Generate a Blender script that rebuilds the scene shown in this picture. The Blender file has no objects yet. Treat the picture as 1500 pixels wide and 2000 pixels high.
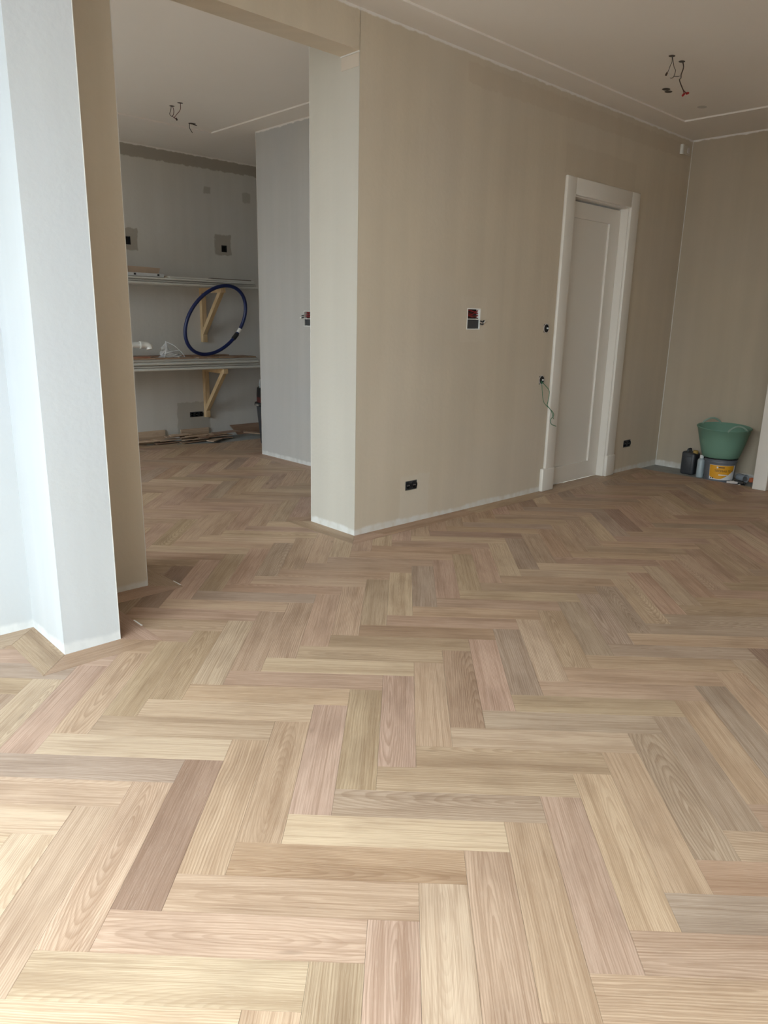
import bpy, bmesh, math, random
from mathutils import Vector, Matrix
scene = bpy.context.scene
col = scene.collection
random.seed(7)

# ---------------------------------------------------------------- camera
YAW, PITCH, ROLL, F_PX = 0.8089, 0.2580, 0.0220, 1429.87
CAM = Vector((-2.956, -3.366, 1.342))
fwd = Vector((math.cos(YAW)*math.cos(PITCH), math.sin(YAW)*math.cos(PITCH), -math.sin(PITCH)))
rgt0 = Vector((math.sin(YAW), -math.cos(YAW), 0)); up0 = rgt0.cross(fwd)
rgt = math.cos(ROLL)*rgt0 + math.sin(ROLL)*up0; upv = -math.sin(ROLL)*rgt0 + math.cos(ROLL)*up0
cam_d = bpy.data.cameras.new('camera'); cam = bpy.data.objects.new('camera', cam_d); col.objects.link(cam)
mw = Matrix((( rgt.x, upv.x, -fwd.x, CAM.x), (rgt.y, upv.y, -fwd.y, CAM.y), (rgt.z, upv.z, -fwd.z, CAM.z), (0, 0, 0, 1)))
cam.matrix_world = mw
cam_d.sensor_fit = 'HORIZONTAL'; cam_d.sensor_width = 36.0; cam_d.lens = F_PX*36.0/1500.0
cam_d.clip_start = 0.05; cam_d.clip_end = 200
scene.camera = cam

# ---------------------------------------------------------------- light: overcast sky through the windows
world = bpy.data.worlds.new('overcast_sky'); scene.world = world; world.use_nodes = True
bg = world.node_tree.nodes['Background']
bg.inputs['Color'].default_value = (0.77, 0.915, 1.0, 1); bg.inputs['Strength'].default_value = 15.0
vs = scene.view_settings
vs.view_transform = 'Standard'; vs.look = 'None'; vs.gamma = 1.0; vs.use_curve_mapping = False
vs.exposure = 0.15
cy = scene.cycles
cy.max_bounces = 10; cy.diffuse_bounces = 7; cy.glossy_bounces = 4; cy.transparent_max_bounces = 12
cy.caustics_reflective = False; cy.caustics_refractive = False
XW = -4.1                       # window wall
WIN1 = (-4.6, -0.75, 0.0, 2.62) # garden doors of the front room: y0,y1,z0,z1
WIN2 = (0.85, 3.1, 0.0, 2.55)     # garden doors of the back room
for nm, (y0, y1, z0, z1) in (('sky_portal', WIN1), ('sky_portal', WIN2)):
    ld = bpy.data.lights.new(nm, 'AREA'); ld.shape = 'RECTANGLE'; ld.size = z1-z0; ld.size_y = y1-y0
    ld.cycles.is_portal = True
    lo = bpy.data.objects.new(nm, ld); col.objects.link(lo)
    lo.location = (XW-0.3, (y0+y1)/2, (z0+z1)/2); lo.rotation_euler = (0, -math.pi/2, 0)

# ---------------------------------------------------------------- materials
def mat(name):
    m = bpy.data.materials.new(name); m.use_nodes = True
    return m, m.node_tree, m.node_tree.nodes['Principled BSDF']
def simple(name, c, rough=0.5, metal=0.0, var=0.06, scale=12.0, spec=0.5, **kw):
    m, nt, b = mat(name); N = nt.nodes; L = nt.links
    tc = N.new('ShaderNodeTexCoord'); nz = N.new('ShaderNodeTexNoise'); nz.inputs['Scale'].default_value = scale
    nz.inputs['Detail'].default_value = 4; L.new(tc.outputs['Object'], nz.inputs['Vector'])
    mr = N.new('ShaderNodeMapRange'); mr.inputs[3].default_value = 1-var; mr.inputs[4].default_value = 1+var
    L.new(nz.outputs[0], mr.inputs[0])
    mx = N.new('ShaderNodeVectorMath'); mx.operation = 'SCALE'; mx.inputs[0].default_value = c[:3]
    L.new(mr.outputs[0], mx.inputs[3]); L.new(mx.outputs[0], b.inputs['Base Color'])
    b.inputs['Roughness'].default_value = rough; b.inputs['Metallic'].default_value = metal
    b.inputs['Specular IOR Level'].default_value = spec
    for k, v in kw.items(): b.inputs[k].default_value = v
    return m
class G:                                  # tiny node graph helper
    def __init__(s, nt): s.nt = nt
    def n(s, t, **k):
        o = s.nt.nodes.new(t)
        for a, v in k.items(): setattr(o, a, v)
        return o
    def put(s, sock, v):
        if isinstance(v, bpy.types.NodeSocket): s.nt.links.new(v, sock)
        else: sock.default_value = v
    def m(s, op, a, b=0.0, c=0.0, clamp=False):
        o = s.n('ShaderNodeMath', operation=op); o.use_clamp = clamp
        s.put(o.inputs[0], a); s.put(o.inputs[1], b)
        if op in ('MULTIPLY_ADD', 'SMOOTH_MIN', 'COMPARE'): s.put(o.inputs[2], c)
        return o.outputs[0]
    def mr(s, v, a, b, c=0.0, d=1.0, smooth=True):
        o = s.n('ShaderNodeMapRange'); o.interpolation_type = 'SMOOTHSTEP' if smooth else 'LINEAR'
        for i, x in enumerate((v, a, b, c, d)): s.put(o.inputs[i], x)
        return o.outputs[0]
    def noise(s, vec, scale=1.0, detail=3.0, rough=0.5):
        o = s.n('ShaderNodeTexNoise'); s.put(o.inputs['Vector'], vec); o.inputs['Scale'].default_value = scale
        o.inputs['Detail'].default_value = detail; o.inputs['Roughness'].default_value = rough
        return o.outputs[0]
    def xyz(s, x, y, z):
        o = s.n('ShaderNodeCombineXYZ')
        for i, v in enumerate((x, y, z)): s.put(o.inputs[i], v)
        return o.outputs[0]
    def mix(s, f, a, b, blend='MIX'):
        o = s.n('ShaderNodeMix', data_type='RGBA', blend_type=blend)
        s.put(o.inputs[0], f); s.put(o.inputs[6], a if isinstance(a, bpy.types.NodeSocket) else (*a[:3], 1))
        s.put(o.inputs[7], b if isinstance(b, bpy.types.NodeSocket) else (*b[:3], 1))
        return o.outputs[2]

PL = (0.575, 0.495, 0.385)
def plaster(name, base=PL, foot=True, streak=0.04, top=True, patches=(), H=2.952):
    m, nt, b = mat(name); g = G(nt)
    tc = g.n('ShaderNodeTexCoord'); sp = g.n('ShaderNodeSeparateXYZ'); nt.links.new(tc.outputs['Object'], sp.inputs[0])
    x, y, z = sp.outputs
    h = g.m('ADD', x, y)                                   # horizontal run along either wall direction
    st = g.noise(g.xyz(g.m('MULTIPLY', h, 7.0), 0.0, g.m('MULTIPLY', z, 0.45)), 1.0, 3)
    blot = g.noise(tc.outputs['Object'], 1.3, 4)
    f = g.m('ADD', g.mr(st, 0.25, 0.75, -streak, streak), g.mr(blot, 0.25, 0.75, -streak*0.8, streak*0.8))
    v = g.n('ShaderNodeVectorMath', operation='SCALE'); v.inputs[0].default_value = base; g.put(v.inputs[3], g.m('ADD', f, 1.0))
    c = v.outputs[0]
    c = g.mix(g.mr(g.noise(tc.outputs['Object'], 0.9, 2), 0.4, 0.7, 0, 0.35), c, (base[0]*0.95, base[1]*0.98, base[2]*1.08))
    en = g.noise(g.xyz(g.m('MULTIPLY', h, 16.0), 3.0, g.m('MULTIPLY', z, 10.0)), 1.0, 4)
    en2 = g.noise(g.xyz(g.m('MULTIPLY', h, 1.7), 8.0, 0.0), 1.0, 2)
    for (h0, h1, z0, z1, pc, am) in patches:               # raw filler patches round the wall boxes
        a = g.m('MULTIPLY_ADD', g.m('SUBTRACT', en, 0.5), 0.06, h)
        zz = g.m('MULTIPLY_ADD', g.m('SUBTRACT', en, 0.5), 0.05, z)
        k = g.m('MULTIPLY', g.m('MULTIPLY', g.mr(a, h0-.008, h0+.008), g.mr(a, h1-.008, h1+.008, 1, 0)),
                g.m('MULTIPLY', g.mr(zz, z0-.008, z0+.008), g.mr(zz, z1-.008, z1+.008, 1, 0)))
        c = g.mix(g.m('MULTIPLY', k, am), c, pc)
    if foot:                                               # ragged white filler line along the floor
        lim = g.m('ADD', g.m('MULTIPLY', en, 0.022), g.m('MULTIPLY', en2, 0.060))
        k = g.mr(g.m('SUBTRACT', z, lim), -0.014, 0.006, 1, 0)
        c = g.mix(g.m('MULTIPLY', k, g.mr(en, 0.25, 0.65, 0.30, 0.75)), c, (0.70, 0.70, 0.68))
    if top:
        k = g.mr(g.m('ADD', z, g.m('MULTIPLY', en, 0.03)), H-0.004, H+0.006)
        c = g.mix(k, c, (0.74, 0.70, 0.66))
    nt.links.new(c, b.inputs['Base Color']); b.inputs['Roughness'].default_value = 0.8
    b.inputs['Specular IOR Level'].default_value = 0.25
    bp = g.n('ShaderNodeBump'); bp.inputs['Strength'].default_value = 0.12; bp.inputs['Distance'].default_value = 0.01
    g.put(bp.inputs['Height'], g.noise(tc.outputs['Object'], 35.0, 4)); nt.links.new(bp.outputs[0], b.inputs['Normal'])
    return m

def oak_material():
    m, nt, b = mat('limed_oak'); g = G(nt)
    uv = g.n('ShaderNodeUVMap', uv_map='UVMap'); sp = g.n('ShaderNodeSeparateXYZ'); nt.links.new(uv.outputs[0], sp.inputs[0])
    u, v = sp.outputs[0], sp.outputs[1]
    tone = g.n('ShaderNodeAttribute', attribute_name='tone').outputs['Color']
    ra = g.n('ShaderNodeAttribute', attribute_name='rnd'); rs = g.n('ShaderNodeSeparateColor'); nt.links.new(ra.outputs['Color'], rs.inputs[0])
    r, gg, bb = rs.outputs
    rz = g.m('MULTIPLY', r, 37.0); rz2 = g.m('MULTIPLY', gg, 53.0)
    warp = g.m('SUBTRACT', g.noise(g.xyz(g.m('MULTIPLY', u, 2.6), g.m('MULTIPLY', v, 10.0), rz), 1.0, 3), 0.5)
    warp2 = g.m('SUBTRACT', g.noise(g.xyz(g.m('MULTIPLY', u, 10.0), g.m('MULTIPLY', v, 70.0), rz2), 1.0, 3), 0.5)
    X = g.m('ADD', v, g.m('MULTIPLY', g.m('SUBTRACT', gg, 0.5), 0.24))
    X = g.m('ADD', X, g.m('MULTIPLY', warp, 0.030))
    tilt = g.m('MULTIPLY', g.m('SUBTRACT', bb, 0.5), 0.30)
    D = g.m('ADD', g.m('MULTIPLY', g.m('ADD', u, g.m('MULTIPLY', g.m('SUBTRACT', r, 0.5), 0.9)), tilt), g.m('MULTIPLY', warp, 0.016))
    rad = g.m('SQRT', g.m('ADD', g.m('MULTIPLY', X, X), g.m('ADD', g.m('MULTIPLY', D, D), 0.00002)))
    rad = g.m('ADD', rad, g.m('MULTIPLY', warp2, 0.0030))
    frq = g.mr(g.m('FRACT', g.m('MULTIPLY', gg, 11.7)), 0, 1, 105.0, 225.0, False)
    ring = g.m('FRACT', g.m('MULTIPLY', rad, frq))
    band = g.m('MULTIPLY', g.mr(ring, 0.25, 0.88), g.mr(ring, 0.90, 1.0, 1, 0))        # soft early/late wood
    low = g.noise(g.xyz(g.m('MULTIPLY', u, 0.8), g.m('MULTIPLY', v, 16.0), rz2), 1.0, 2)
    mid = g.noise(g.xyz(g.m('MULTIPLY', u, 2.2), g.m('MULTIPLY', g.m('ADD', v, g.m('MULTIPLY', warp, 0.02)), 130.0), rz), 1.0, 3, 0.6)
    fine = g.noise(g.xyz(g.m('MULTIPLY', u, 7.0), g.m('MULTIPLY', v, 480.0), rz), 1.0, 3, 0.6)
    pore = g.noise(g.xyz(g.m('MULTIPLY', u, 30.0), g.m('MULTIPLY', v, 620.0), rz2), 1.0, 2, 0.6)
    sc = g.n('ShaderNodeVectorMath', operation='MULTIPLY'); g.put(sc.inputs[0], tone); sc.inputs[1].default_value = (0.68, 0.60, 0.54)
    hi = g.n('ShaderNodeVectorMath', operation='MULTIPLY'); g.put(hi.inputs[0], tone); hi.inputs[1].default_value = (1.20, 1.23, 1.27)
    amp = g.mr(g.m('FRACT', g.m('MULTIPLY', r, 7.3)), 0, 1, 0.18, 0.66, False)
    c = g.mix(g.m('MULTIPLY', band, amp), hi.outputs[0], sc.outputs[0])
    c = g.mix(g.mr(low, 0.45, 0.75, 0, 0.50), c, sc.outputs[0])
    c = g.mix(g.mr(low, 0.22, 0.48, 0.40, 0), c, hi.outputs[0])
    c = g.mix(g.mr(mid, 0.48, 0.68, 0, 0.55), c, sc.outputs[0])
    c = g.mix(g.mr(fine, 0.46, 0.66, 0, 0.45), c, sc.outputs[0])
    c = g.mix(g.mr(pore, 0.56, 0.76, 0, 0.24), c, (0.66, 0.54, 0.42))                 # lime left in the pores
    cloud = g.noise(g.xyz(g.m('MULTIPLY', u, 3.5), g.m('MULTIPLY', v, 9.0), g.m('ADD', rz, 5.0)), 1.0, 3)
    dk = g.n('ShaderNodeVectorMath', operation='MULTIPLY'); g.put(dk.inputs[0], c); dk.inputs[1].default_value = (0.84, 0.82, 0.81)
    c = g.mix(g.mr(cloud, 0.42, 0.70), c, dk.outputs[0])
    kn = g.noise(g.xyz(g.m('MULTIPLY', u, 5.0), g.m('MULTIPLY', v, 16.0), g.m('ADD', rz, rz2)), 1.0, 1)
    c = g.mix(g.mr(kn, 0.76, 0.84, 0, 0.6), c, (0.20, 0.13, 0.09))
    nt.links.new(c, b.inputs['Base Color'])
    g.put(b.inputs['Roughness'], g.mr(fine, 0.3, 0.7, 0.42, 0.58)); b.inputs['Specular IOR Level'].default_value = 0.38
    bp = g.n('ShaderNodeBump'); bp.inputs['Strength'].default_value = 0.15; bp.inputs['Distance'].default_value = 0.002
    g.put(bp.inputs['Height'], fine); nt.links.new(bp.outputs[0], b.inputs['Normal'])
    return m
OAK = oak_material()
def pine_material():
    m, nt, b = mat('pine'); g = G(nt)
    tc = g.n('ShaderNodeTexCoord'); mp = g.n('ShaderNodeMapping'); mp.inputs['Scale'].default_value = (40, 6, 6); nt.links.new(tc.outputs['Object'], mp.inputs[0])
    w = g.noise(mp.outputs[0], 1.0, 3)
    c = g.mix(g.mr(w, 0.3, 0.7), (0.62, 0.46, 0.27), (0.50, 0.34, 0.18)); nt.links.new(c, b.inputs['Base Color']); b.inputs['Roughness'].default_value = 0.6
    return m
PINE = pine_material()
RAW = (0.30, 0.26, 0.21)
M_PL = plaster('plaster_greige', patches=[(0.40, 0.68, -0.1, 0.33, (0.60, 0.54, 0.45), 0.5), (0.93, 1.20, 1.20, 1.50, (0.60, 0.53, 0.43), 0.35), (2.02, 3.05, 2.42, 2.62, (0.50, 0.42, 0.32), 0.35), (0.9, 3.9, 2.78, 2.90, (0.50, 0.41, 0.31), 0.4)])
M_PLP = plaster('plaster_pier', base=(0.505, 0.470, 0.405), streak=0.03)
M_PLW = plaster('plaster_primed', base=(0.52, 0.53, 0.53), streak=0.035)
M_PLR = plaster('plaster_rear', base=(0.70, 0.68, 0.64), streak=0.035)
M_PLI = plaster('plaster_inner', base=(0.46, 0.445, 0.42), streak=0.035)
M_PLF_DIM = plaster('plaster_far_dimmed', base=(0.46, 0.385, 0.29))  # same plaster; light falloff at the far end put into the base colour
M_PLB = plaster('plaster_back', base=(0.56, 0.535, 0.495), foot=False, top=True, patches=[
    (4.043+.30, 4.043+.60, 1.955, 2.165, RAW, 0.75), (4.043+1.485, 4.043+1.69, 1.98, 2.19, RAW, 0.75),
    (4.043+1.37, 4.043+1.45, 2.59, 2.65, RAW, 0.6), (4.043+1.85, 4.043+1.95, 2.55, 2.65, RAW, 0.5),
    (4.043+.94, 4.043+1.34, -0.1, 0.40, RAW, 0.55), (-5, 20, 2.83, 2.945, RAW, 0.8)])
M_CEIL = simple('ceiling_paint', (0.78, 0.73, 0.675), 0.85, var=0.02, scale=2.0, spec=0.2)
M_BEAD = simple('corner_bead', (0.66, 0.64, 0.60), 0.6)
M_LACQ = simple('white_lacquer', (0.74, 0.695, 0.63), 0.32, var=0.012, scale=3)
M_CONC = simple('subfloor_screed', (0.30, 0.31, 0.30), 0.85, var=0.25, scale=9)
M_GROUND = simple('terrace_paving', (0.42, 0.41, 0.39), 0.9, var=0.15, scale=3)
M_BLACK = simple('black_plastic', (0.012, 0.012, 0.013), 0.45)
M_DGREY = simple('dark_grey_plastic', (0.045, 0.047, 0.052), 0.42)
M_RED = simple('red_wire', (0.30, 0.012, 0.015), 0.5)
M_BROWNW = simple('dark_red_wire', (0.10, 0.02, 0.015), 0.5)
M_GREEN = simple('green_wire', (0.05, 0.17, 0.09), 0.45)
M_WHITE = simple('white_plastic', (0.78, 0.78, 0.75), 0.4, var=0.03)
M_TUB = simple('sea_green_rubber', (0.155, 0.29, 0.215), 0.5, var=0.04, scale=6)
M_TUBH = simple('sea_green_highlit', (0.26, 0.36, 0.29), 0.5, var=0.04, scale=6)  # tub rubber again, highlight on the handles painted in as a paler colour
M_PAIL = simple('pail_grey', (0.13, 0.14, 0.16), 0.45)
M_LABY = simple('label_amber', (0.72, 0.34, 0.02), 0.45)
M_LABW = simple('label_white', (0.72, 0.73, 0.75), 0.45)
M_LABD = simple('label_print', (0.06, 0.04, 0.03), 0.5)
M_BOT = simple('bottle_grey_blue', (0.38, 0.44, 0.46), 0.35)
M_CAPY = simple('ochre_cap', (0.42, 0.27, 0.07), 0.5)
M_BLUE = simple('blue_pipe', (0.008, 0.017, 0.085), 0.38)
M_PROF = simple('primed_board', (0.62, 0.61, 0.57), 0.5, var=0.05)
M_PROF2 = simple('primed_board_cream', (0.48, 0.46, 0.42), 0.5, var=0.05)
M_ALU = simple('aluminium', (0.62, 0.63, 0.64), 0.4, metal=0.6)
M_CARD = simple('brown_hardboard', (0.40, 0.30, 0.22), 0.8, var=0.12)
M_CHROME = simple('steel', (0.60, 0.60, 0.60), 0.3, metal=0.9)
M_ORANGE = simple('orange_plastic', (0.62, 0.16, 0.06), 0.45)
M_SALMON = simple('pale_pink_plastic', (0.55, 0.50, 0.48), 0.45)
M_FRAME = simple('window_frame_paint', (0.70, 0.70, 0.68), 0.4)
def clear(name, c, alpha, rough=0.15):
    m = simple(name, c, rough, var=0.1, scale=20); m.node_tree.nodes['Principled BSDF'].inputs['Alpha'].default_value = alpha
    return m
M_BAG = clear('clear_film', (0.80, 0.82, 0.84), 0.42)
M_CUP = clear('clear_plastic_cup', (0.45, 0.48, 0.52), 0.55)

# ---------------------------------------------------------------- mesh helpers (everything in world coordinates)
def wloc(o):
    v = Vector((0, 0, 0))
    while o: v += o.location; o = o.parent
    return v
def obj(name, bm, m, parent=None, origin=None, smooth=False):
    off = Vector(origin) if origin else (wloc(parent) if parent else Vector((0, 0, 0)))
    bmesh.ops.translate(bm, verts=bm.verts, vec=-off)
    bmesh.ops.recalc_face_normals(bm, faces=bm.faces)
    me = bpy.data.meshes.new(name); bm.to_mesh(me); bm.free()
    if smooth:
        for p in me.polygons: p.use_smooth = True
        try: me.set_sharp_from_angle(angle=math.radians(smooth if smooth > 1 else 40))
        except Exception: pass
    me.materials.append(m)
    o = bpy.data.objects.new(name, me); col.objects.link(o)
    if parent: o.parent = parent; o.location = off - wloc(parent)
    else: o.location = off
    return o
def tag(o, label, cat, group=None):
    o['label'] = label; o['category'] = cat
    if group: o['group'] = group
    return o
def thing(name, loc, label, cat, group=None):
    o = bpy.data.objects.new(name, None); o.empty_display_size = 0.05; col.objects.link(o); o.location = loc
    return tag(o, label, cat, group)
def struct(o): o['kind'] = 'structure'; return o
def box(x0, x1, y0, y1, z0, z1, bm=None, bevel=0.0, seg=2):
    b = bm if bm is not None else bmesh.new(); t = bmesh.new() if bevel else b
    vs = [t.verts.new((x, y, z)) for x in (x0, x1) for y in (y0, y1) for z in (z0, z1)]
    for f in ((0,1,3,2),(4,6,7,5),(0,4,5,1),(2,3,7,6),(0,2,6,4),(1,5,7,3)): t.faces.new([vs[i] for i in f])
    if bevel:
        bmesh.ops.recalc_face_normals(t, faces=t.faces)
        bmesh.ops.bevel(t, geom=list(t.edges), offset=bevel, segments=seg, affect='EDGES', profile=0.5)
        me = bpy.data.meshes.new('tmp'); t.to_mesh(me); t.free(); b.from_mesh(me); bpy.data.meshes.remove(me)
    return b
def prism(poly, z0, z1, bm=None):                     # vertical extrusion of an xy polygon
    b = bm if bm is not None else bmesh.new()
    lo = [b.verts.new((x, y, z0)) for x, y in poly]; hi = [b.verts.new((x, y, z1)) for x, y in poly]
    n = len(poly); b.faces.new(hi); b.faces.new(lo[::-1])
    for i in range(n): b.faces.new((lo[i], lo[(i+1) % n], hi[(i+1) % n], hi[i]))
    return b
def smooth_path(pts, n=5):
    pts = [Vector(p) for p in pts]
    if len(pts) < 3: return pts
    P = [2*pts[0]-pts[1]] + pts + [2*pts[-1]-pts[-2]]; out = []
    for i in range(1, len(P)-2):
        for k in range(n):
            t = k/n; a, b, c, d = P[i-1], P[i], P[i+1], P[i+2]
            out.append(0.5*((2*b)+(c-a)*t+(2*a-5*b+4*c-d)*t*t+(3*b-a-3*c+d)*t**3))
    return out+[pts[-1]]
def tube(pts, r, bm=None, seg=8, closed=False, soft=True):
    b = bm if bm is not None else bmesh.new()
    P = smooth_path(pts) if (soft and not closed) else [Vector(p) for p in pts]
    n = len(P); rings = []; ref = None
    for i, p in enumerate(P):
        t = (P[(i+1) % n]-P[i-1]) if closed else (P[min(i+1, n-1)]-P[max(i-1, 0)])
        t.normalize()
        if ref is None: ref = Vector((0, 0, 1)) if abs(t.z) < 0.9 else Vector((1, 0, 0))
        a = ref - t*ref.dot(t); a.normalize(); ref = a; c = t.cross(a)
        rr = r[i] if isinstance(r, (list, tuple)) else r
        rings.append([b.verts.new(p + (a*math.cos(q)+c*math.sin(q))*rr) for q in (2*math.pi*k/seg for k in range(seg))])
    for i in range(n if closed else n-1):
        A, B = rings[i], rings[(i+1) % n]
        for k in range(seg): b.faces.new((A[k], A[(k+1) % seg], B[(k+1) % seg], B[k]))
    if not closed: b.faces.new(rings[0][::-1]); b.faces.new(rings[-1])
    return b
def lathe(prof, c, seg=40, bm=None, a0=0.0, a1=2*math.pi, cap=True, sx=1.0, sy=1.0):
    b = bm if bm is not None else bmesh.new(); full = abs(a1-a0-2*math.pi) < 1e-6
    n = seg if full else seg+1; rings = []
    for r, z in prof:
        rings.append([b.verts.new((c[0]+r*sx*math.cos(a0+(a1-a0)*k/seg), c[1]+r*sy*math.sin(a0+(a1-a0)*k/seg), c[2]+z)) for k in range(n)])
    for i in range(len(prof)-1):
        for k in range(seg): b.faces.new((rings[i][k], rings[i][(k+1) % n], rings[i+1][(k+1) % n], rings[i+1][k]))
    if cap and full:
        if prof[0][0] > 1e-5: b.faces.new(rings[0][::-1])
        if prof[-1][0] > 1e-5: b.faces.new(rings[-1])
    return b
def gridwall(axis, pos, depth, u0, u1, z0, z1, holes=()):
    """wall slab with its face at `pos`; holes = (ua,ub,za,zb,through). axis 'y': face looks to -y, runs along x; axis 'x': face looks to -x, runs along y"""
    b = bmesh.new()
    us = sorted({u0, u1, *[h[0] for h in holes], *[h[1] for h in holes]}); zs = sorted({z0, z1, *[h[2] for h in holes], *[h[3] for h in holes]})
    P = (lambda u, z, d: (u, pos+d, z)) if axis == 'y' else (lambda u, z, d: (pos+d, u, z))
    def q(*p): b.faces.new([b.verts.new(x) for x in p])
    for i in range(len(us)-1):
        for j in range(len(zs)-1):
            a, c, e, f = us[i], us[i+1], zs[j], zs[j+1]; mu, mz = (a+c)/2, (e+f)/2
            inh = [h for h in holes if h[0] < mu < h[1] and h[2] < mz < h[3]]
            if not inh: q(P(a, e, 0), P(c, e, 0), P(c, f, 0), P(a, f, 0))
            if not (inh and inh[0][4]): q(P(a, e, depth), P(a, f, depth), P(c, f, depth), P(c, e, depth))
    for (a, c, e, f, th) in holes:
        d = depth if th else min(0.05, depth*0.6)
        q(P(a, e, 0), P(a, f, 0), P(a, f, d), P(a, e, d)); q(P(c, e, 0), P(c, e, d), P(c, f, d), P(c, f, 0))
        q(P(a, f, 0), P(c, f, 0), P(c, f, d), P(a, f, d)); q(P(a, e, 0), P(a, e, d), P(c, e, d), P(c, e, 0))
        if not th: q(P(a, e, d), P(c, e, d), P(c, f, d), P(a, f, d))
    q(P(u0, z0, 0), P(u0, z0, depth), P(u0, z1, depth), P(u0, z1, 0)); q(P(u1, z0, 0), P(u1, z1, 0), P(u1, z1, depth), P(u1, z0, depth))
    q(P(u0, z1, 0), P(u0, z1, depth), P(u1, z1, depth), P(u1, z1, 0)); q(P(u0, z0, 0), P(u1, z0, 0), P(u1, z0, depth), P(u0, z0, depth))
    bmesh.ops.remove_doubles(b, verts=b.verts, dist=1e-5)
    return b

# ---------------------------------------------------------------- room dimensions (metres)
H = 2.952; ZB = -0.014
T_PIER, T_WALL, Z_LINT = 0.444, 0.159, 2.747
LX = 4.0                                             # far wall
XA, XB, Y1, Y2, XC = -2.010, -1.778, -0.523, -0.160, -1.399
X2, Y3, Y4 = 1.167, 2.745, 4.043
YR = -4.8                                            # wall behind the camera

# ---------------------------------------------------------------- floor
floor = struct(obj('floor', box(XW-0.3, LX+0.3, YR-0.3, Y4+0.3, -0.12, ZB), M_CONC))
W = 0.12; LN = 0.60; BO = -3.0765; GAP = 0.0003
SQ = math.sqrt(0.5)
def ab2xy(a, b): return ((a+b)*SQ, (b-a)*SQ)
SW = 0.13
STR = [  # mitred border strips: polygons, cut into pieces along their length
    [(0, 0), (-SW, -SW), (0.20, -SW), (0.12, 0)], [(0.12, 0), (0.20, -SW), (1.06, -SW), (1.06, 0)], [(1.06, 0), (1.06, -SW), (1.93, -SW), (1.93, 0)],
    [(1.93, 0), (1.93, -SW), (2.86, -SW), (2.86, 0)], [(2.86, 0), (2.86, -SW), (3.63, -SW), (3.63, 0)],
    [(2.162, 0.066), (2.162, 0), (2.988, 0), (2.988, 0.066)],
    [(0, 0), (0, T_PIER), (-SW, T_PIER+SW), (-SW, -SW)], [(0, T_PIER), (X2-SW, T_PIER), (X2-SW, T_PIER+SW), (-SW, T_PIER+SW)],
    [(X2, T_PIER), (X2, 1.5), (X2-SW, 1.5), (X2-SW, T_PIER)], [(X2, 1.5), (X2, Y3), (X2-SW, Y3+SW), (X2-SW, 1.5)],
    [(X2, Y3), (X2+0.9, Y3), (X2+0.9, Y3+SW), (X2-SW, Y3+SW)],
    [(XA, Y1), (XA-SW, Y1-SW), (XB+SW, Y1-SW), (XB, Y1)], [(XA, Y1), (XA, Y2), (XA-SW, Y2-SW), (XA-SW, Y1-SW)],
    [(XA, Y2), (XA-1.1, Y2), (XA-1.1, Y2-SW), (XA-SW, Y2-SW)], [(XA-1.1, Y2), (XW, Y2), (XW, Y2-SW), (XA-1.1, Y2-SW)],
    [(XB, Y1), (XB+SW, Y1-SW), (XB+SW, -SW), (XB, 0)], [(XB, 0), (XB+SW, -SW), (XC+SW, -SW), (XC, 0)],
    [(XC, 0), (XC+SW, -SW), (XC+SW, T_PIER+SW), (XC, T_PIER)]]
REG = [[(XW, YR), (XA, YR), (XA, Y2), (XW, Y2)], [(XA, YR), (XB, YR), (XB, Y1), (XA, Y1)], [(XB, YR), (3.63, YR), (3.63, 0), (XB, 0)],
       [(3.63, YR), (LX, YR), (LX, -1.215), (3.63, -1.215)],
       [(XC, 0), (0, 0), (0, T_PIER), (XC, T_PIER)], [(XW, T_PIER), (X2, T_PIER), (X2, 3.575), (1.12, 3.60), (0.40, 3.90), (XW, 3.90)],
       [(X2, Y3), (2.4, Y3), (2.4, 3.575), (X2, 3.575)]]
def area(p): return 0.5*sum(p[i][0]*p[(i+1) % len(p)][1]-p[(i+1) % len(p)][0]*p[i][1] for i in range(len(p)))
def ccw(p): return p if area(p) > 0 else p[::-1]
def half(p, a, b, keep=1):                           # clip convex p to the left (keep=1) or right of a->b
    out = []; s = lambda q: keep*((b[0]-a[0])*(q[1]-a[1])-(b[1]-a[1])*(q[0]-a[0]))
    for i in range(len(p)):
        q, r = p[i], p[(i+1) % len(p)]; sq, sr = s(q), s(r)
        if sq >= 0: out.append(q)
        if (sq > 0 > sr) or (sq < 0 < sr):
            t = sq/(sq-sr); out.append((q[0]+t*(r[0]-q[0]), q[1]+t*(r[1]-q[1])))
    return out
def ok(p): return len(p) >= 3 and abs(area(p)) > 2e-6
def clip(p, c):
    for i in range(len(c)):
        p = half(p, c[i], c[(i+1) % len(c)])
        if not ok(p): return None
    return p
def minus(ps, c):
    out = []
    for p in ps:
        rest = p
        if clip(p, c) is None: out.append(p); continue
        for i in range(len(c)):
            o = half(rest, c[i], c[(i+1) % len(c)], -1)
            if ok(o): out.append(o)
            rest = half(rest, c[i], c[(i+1) % len(c)])
            if not ok(rest): break
    return out
REG = [ccw(r) for r in REG]; STRC = [ccw(s) for s in STR]
# one region is not convex at (1.12, 3.60): split it
REG[5:6] = [ccw([(XW, T_PIER), (0.40, T_PIER), (0.40, 3.90), (XW, 3.90)]), ccw([(0.40, T_PIER), (1.12, T_PIER), (1.12, 3.60), (0.40, 3.90)]), ccw([(1.12, T_PIER), (X2, T_PIER), (X2, 3.575), (1.12, 3.60)])]

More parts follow.
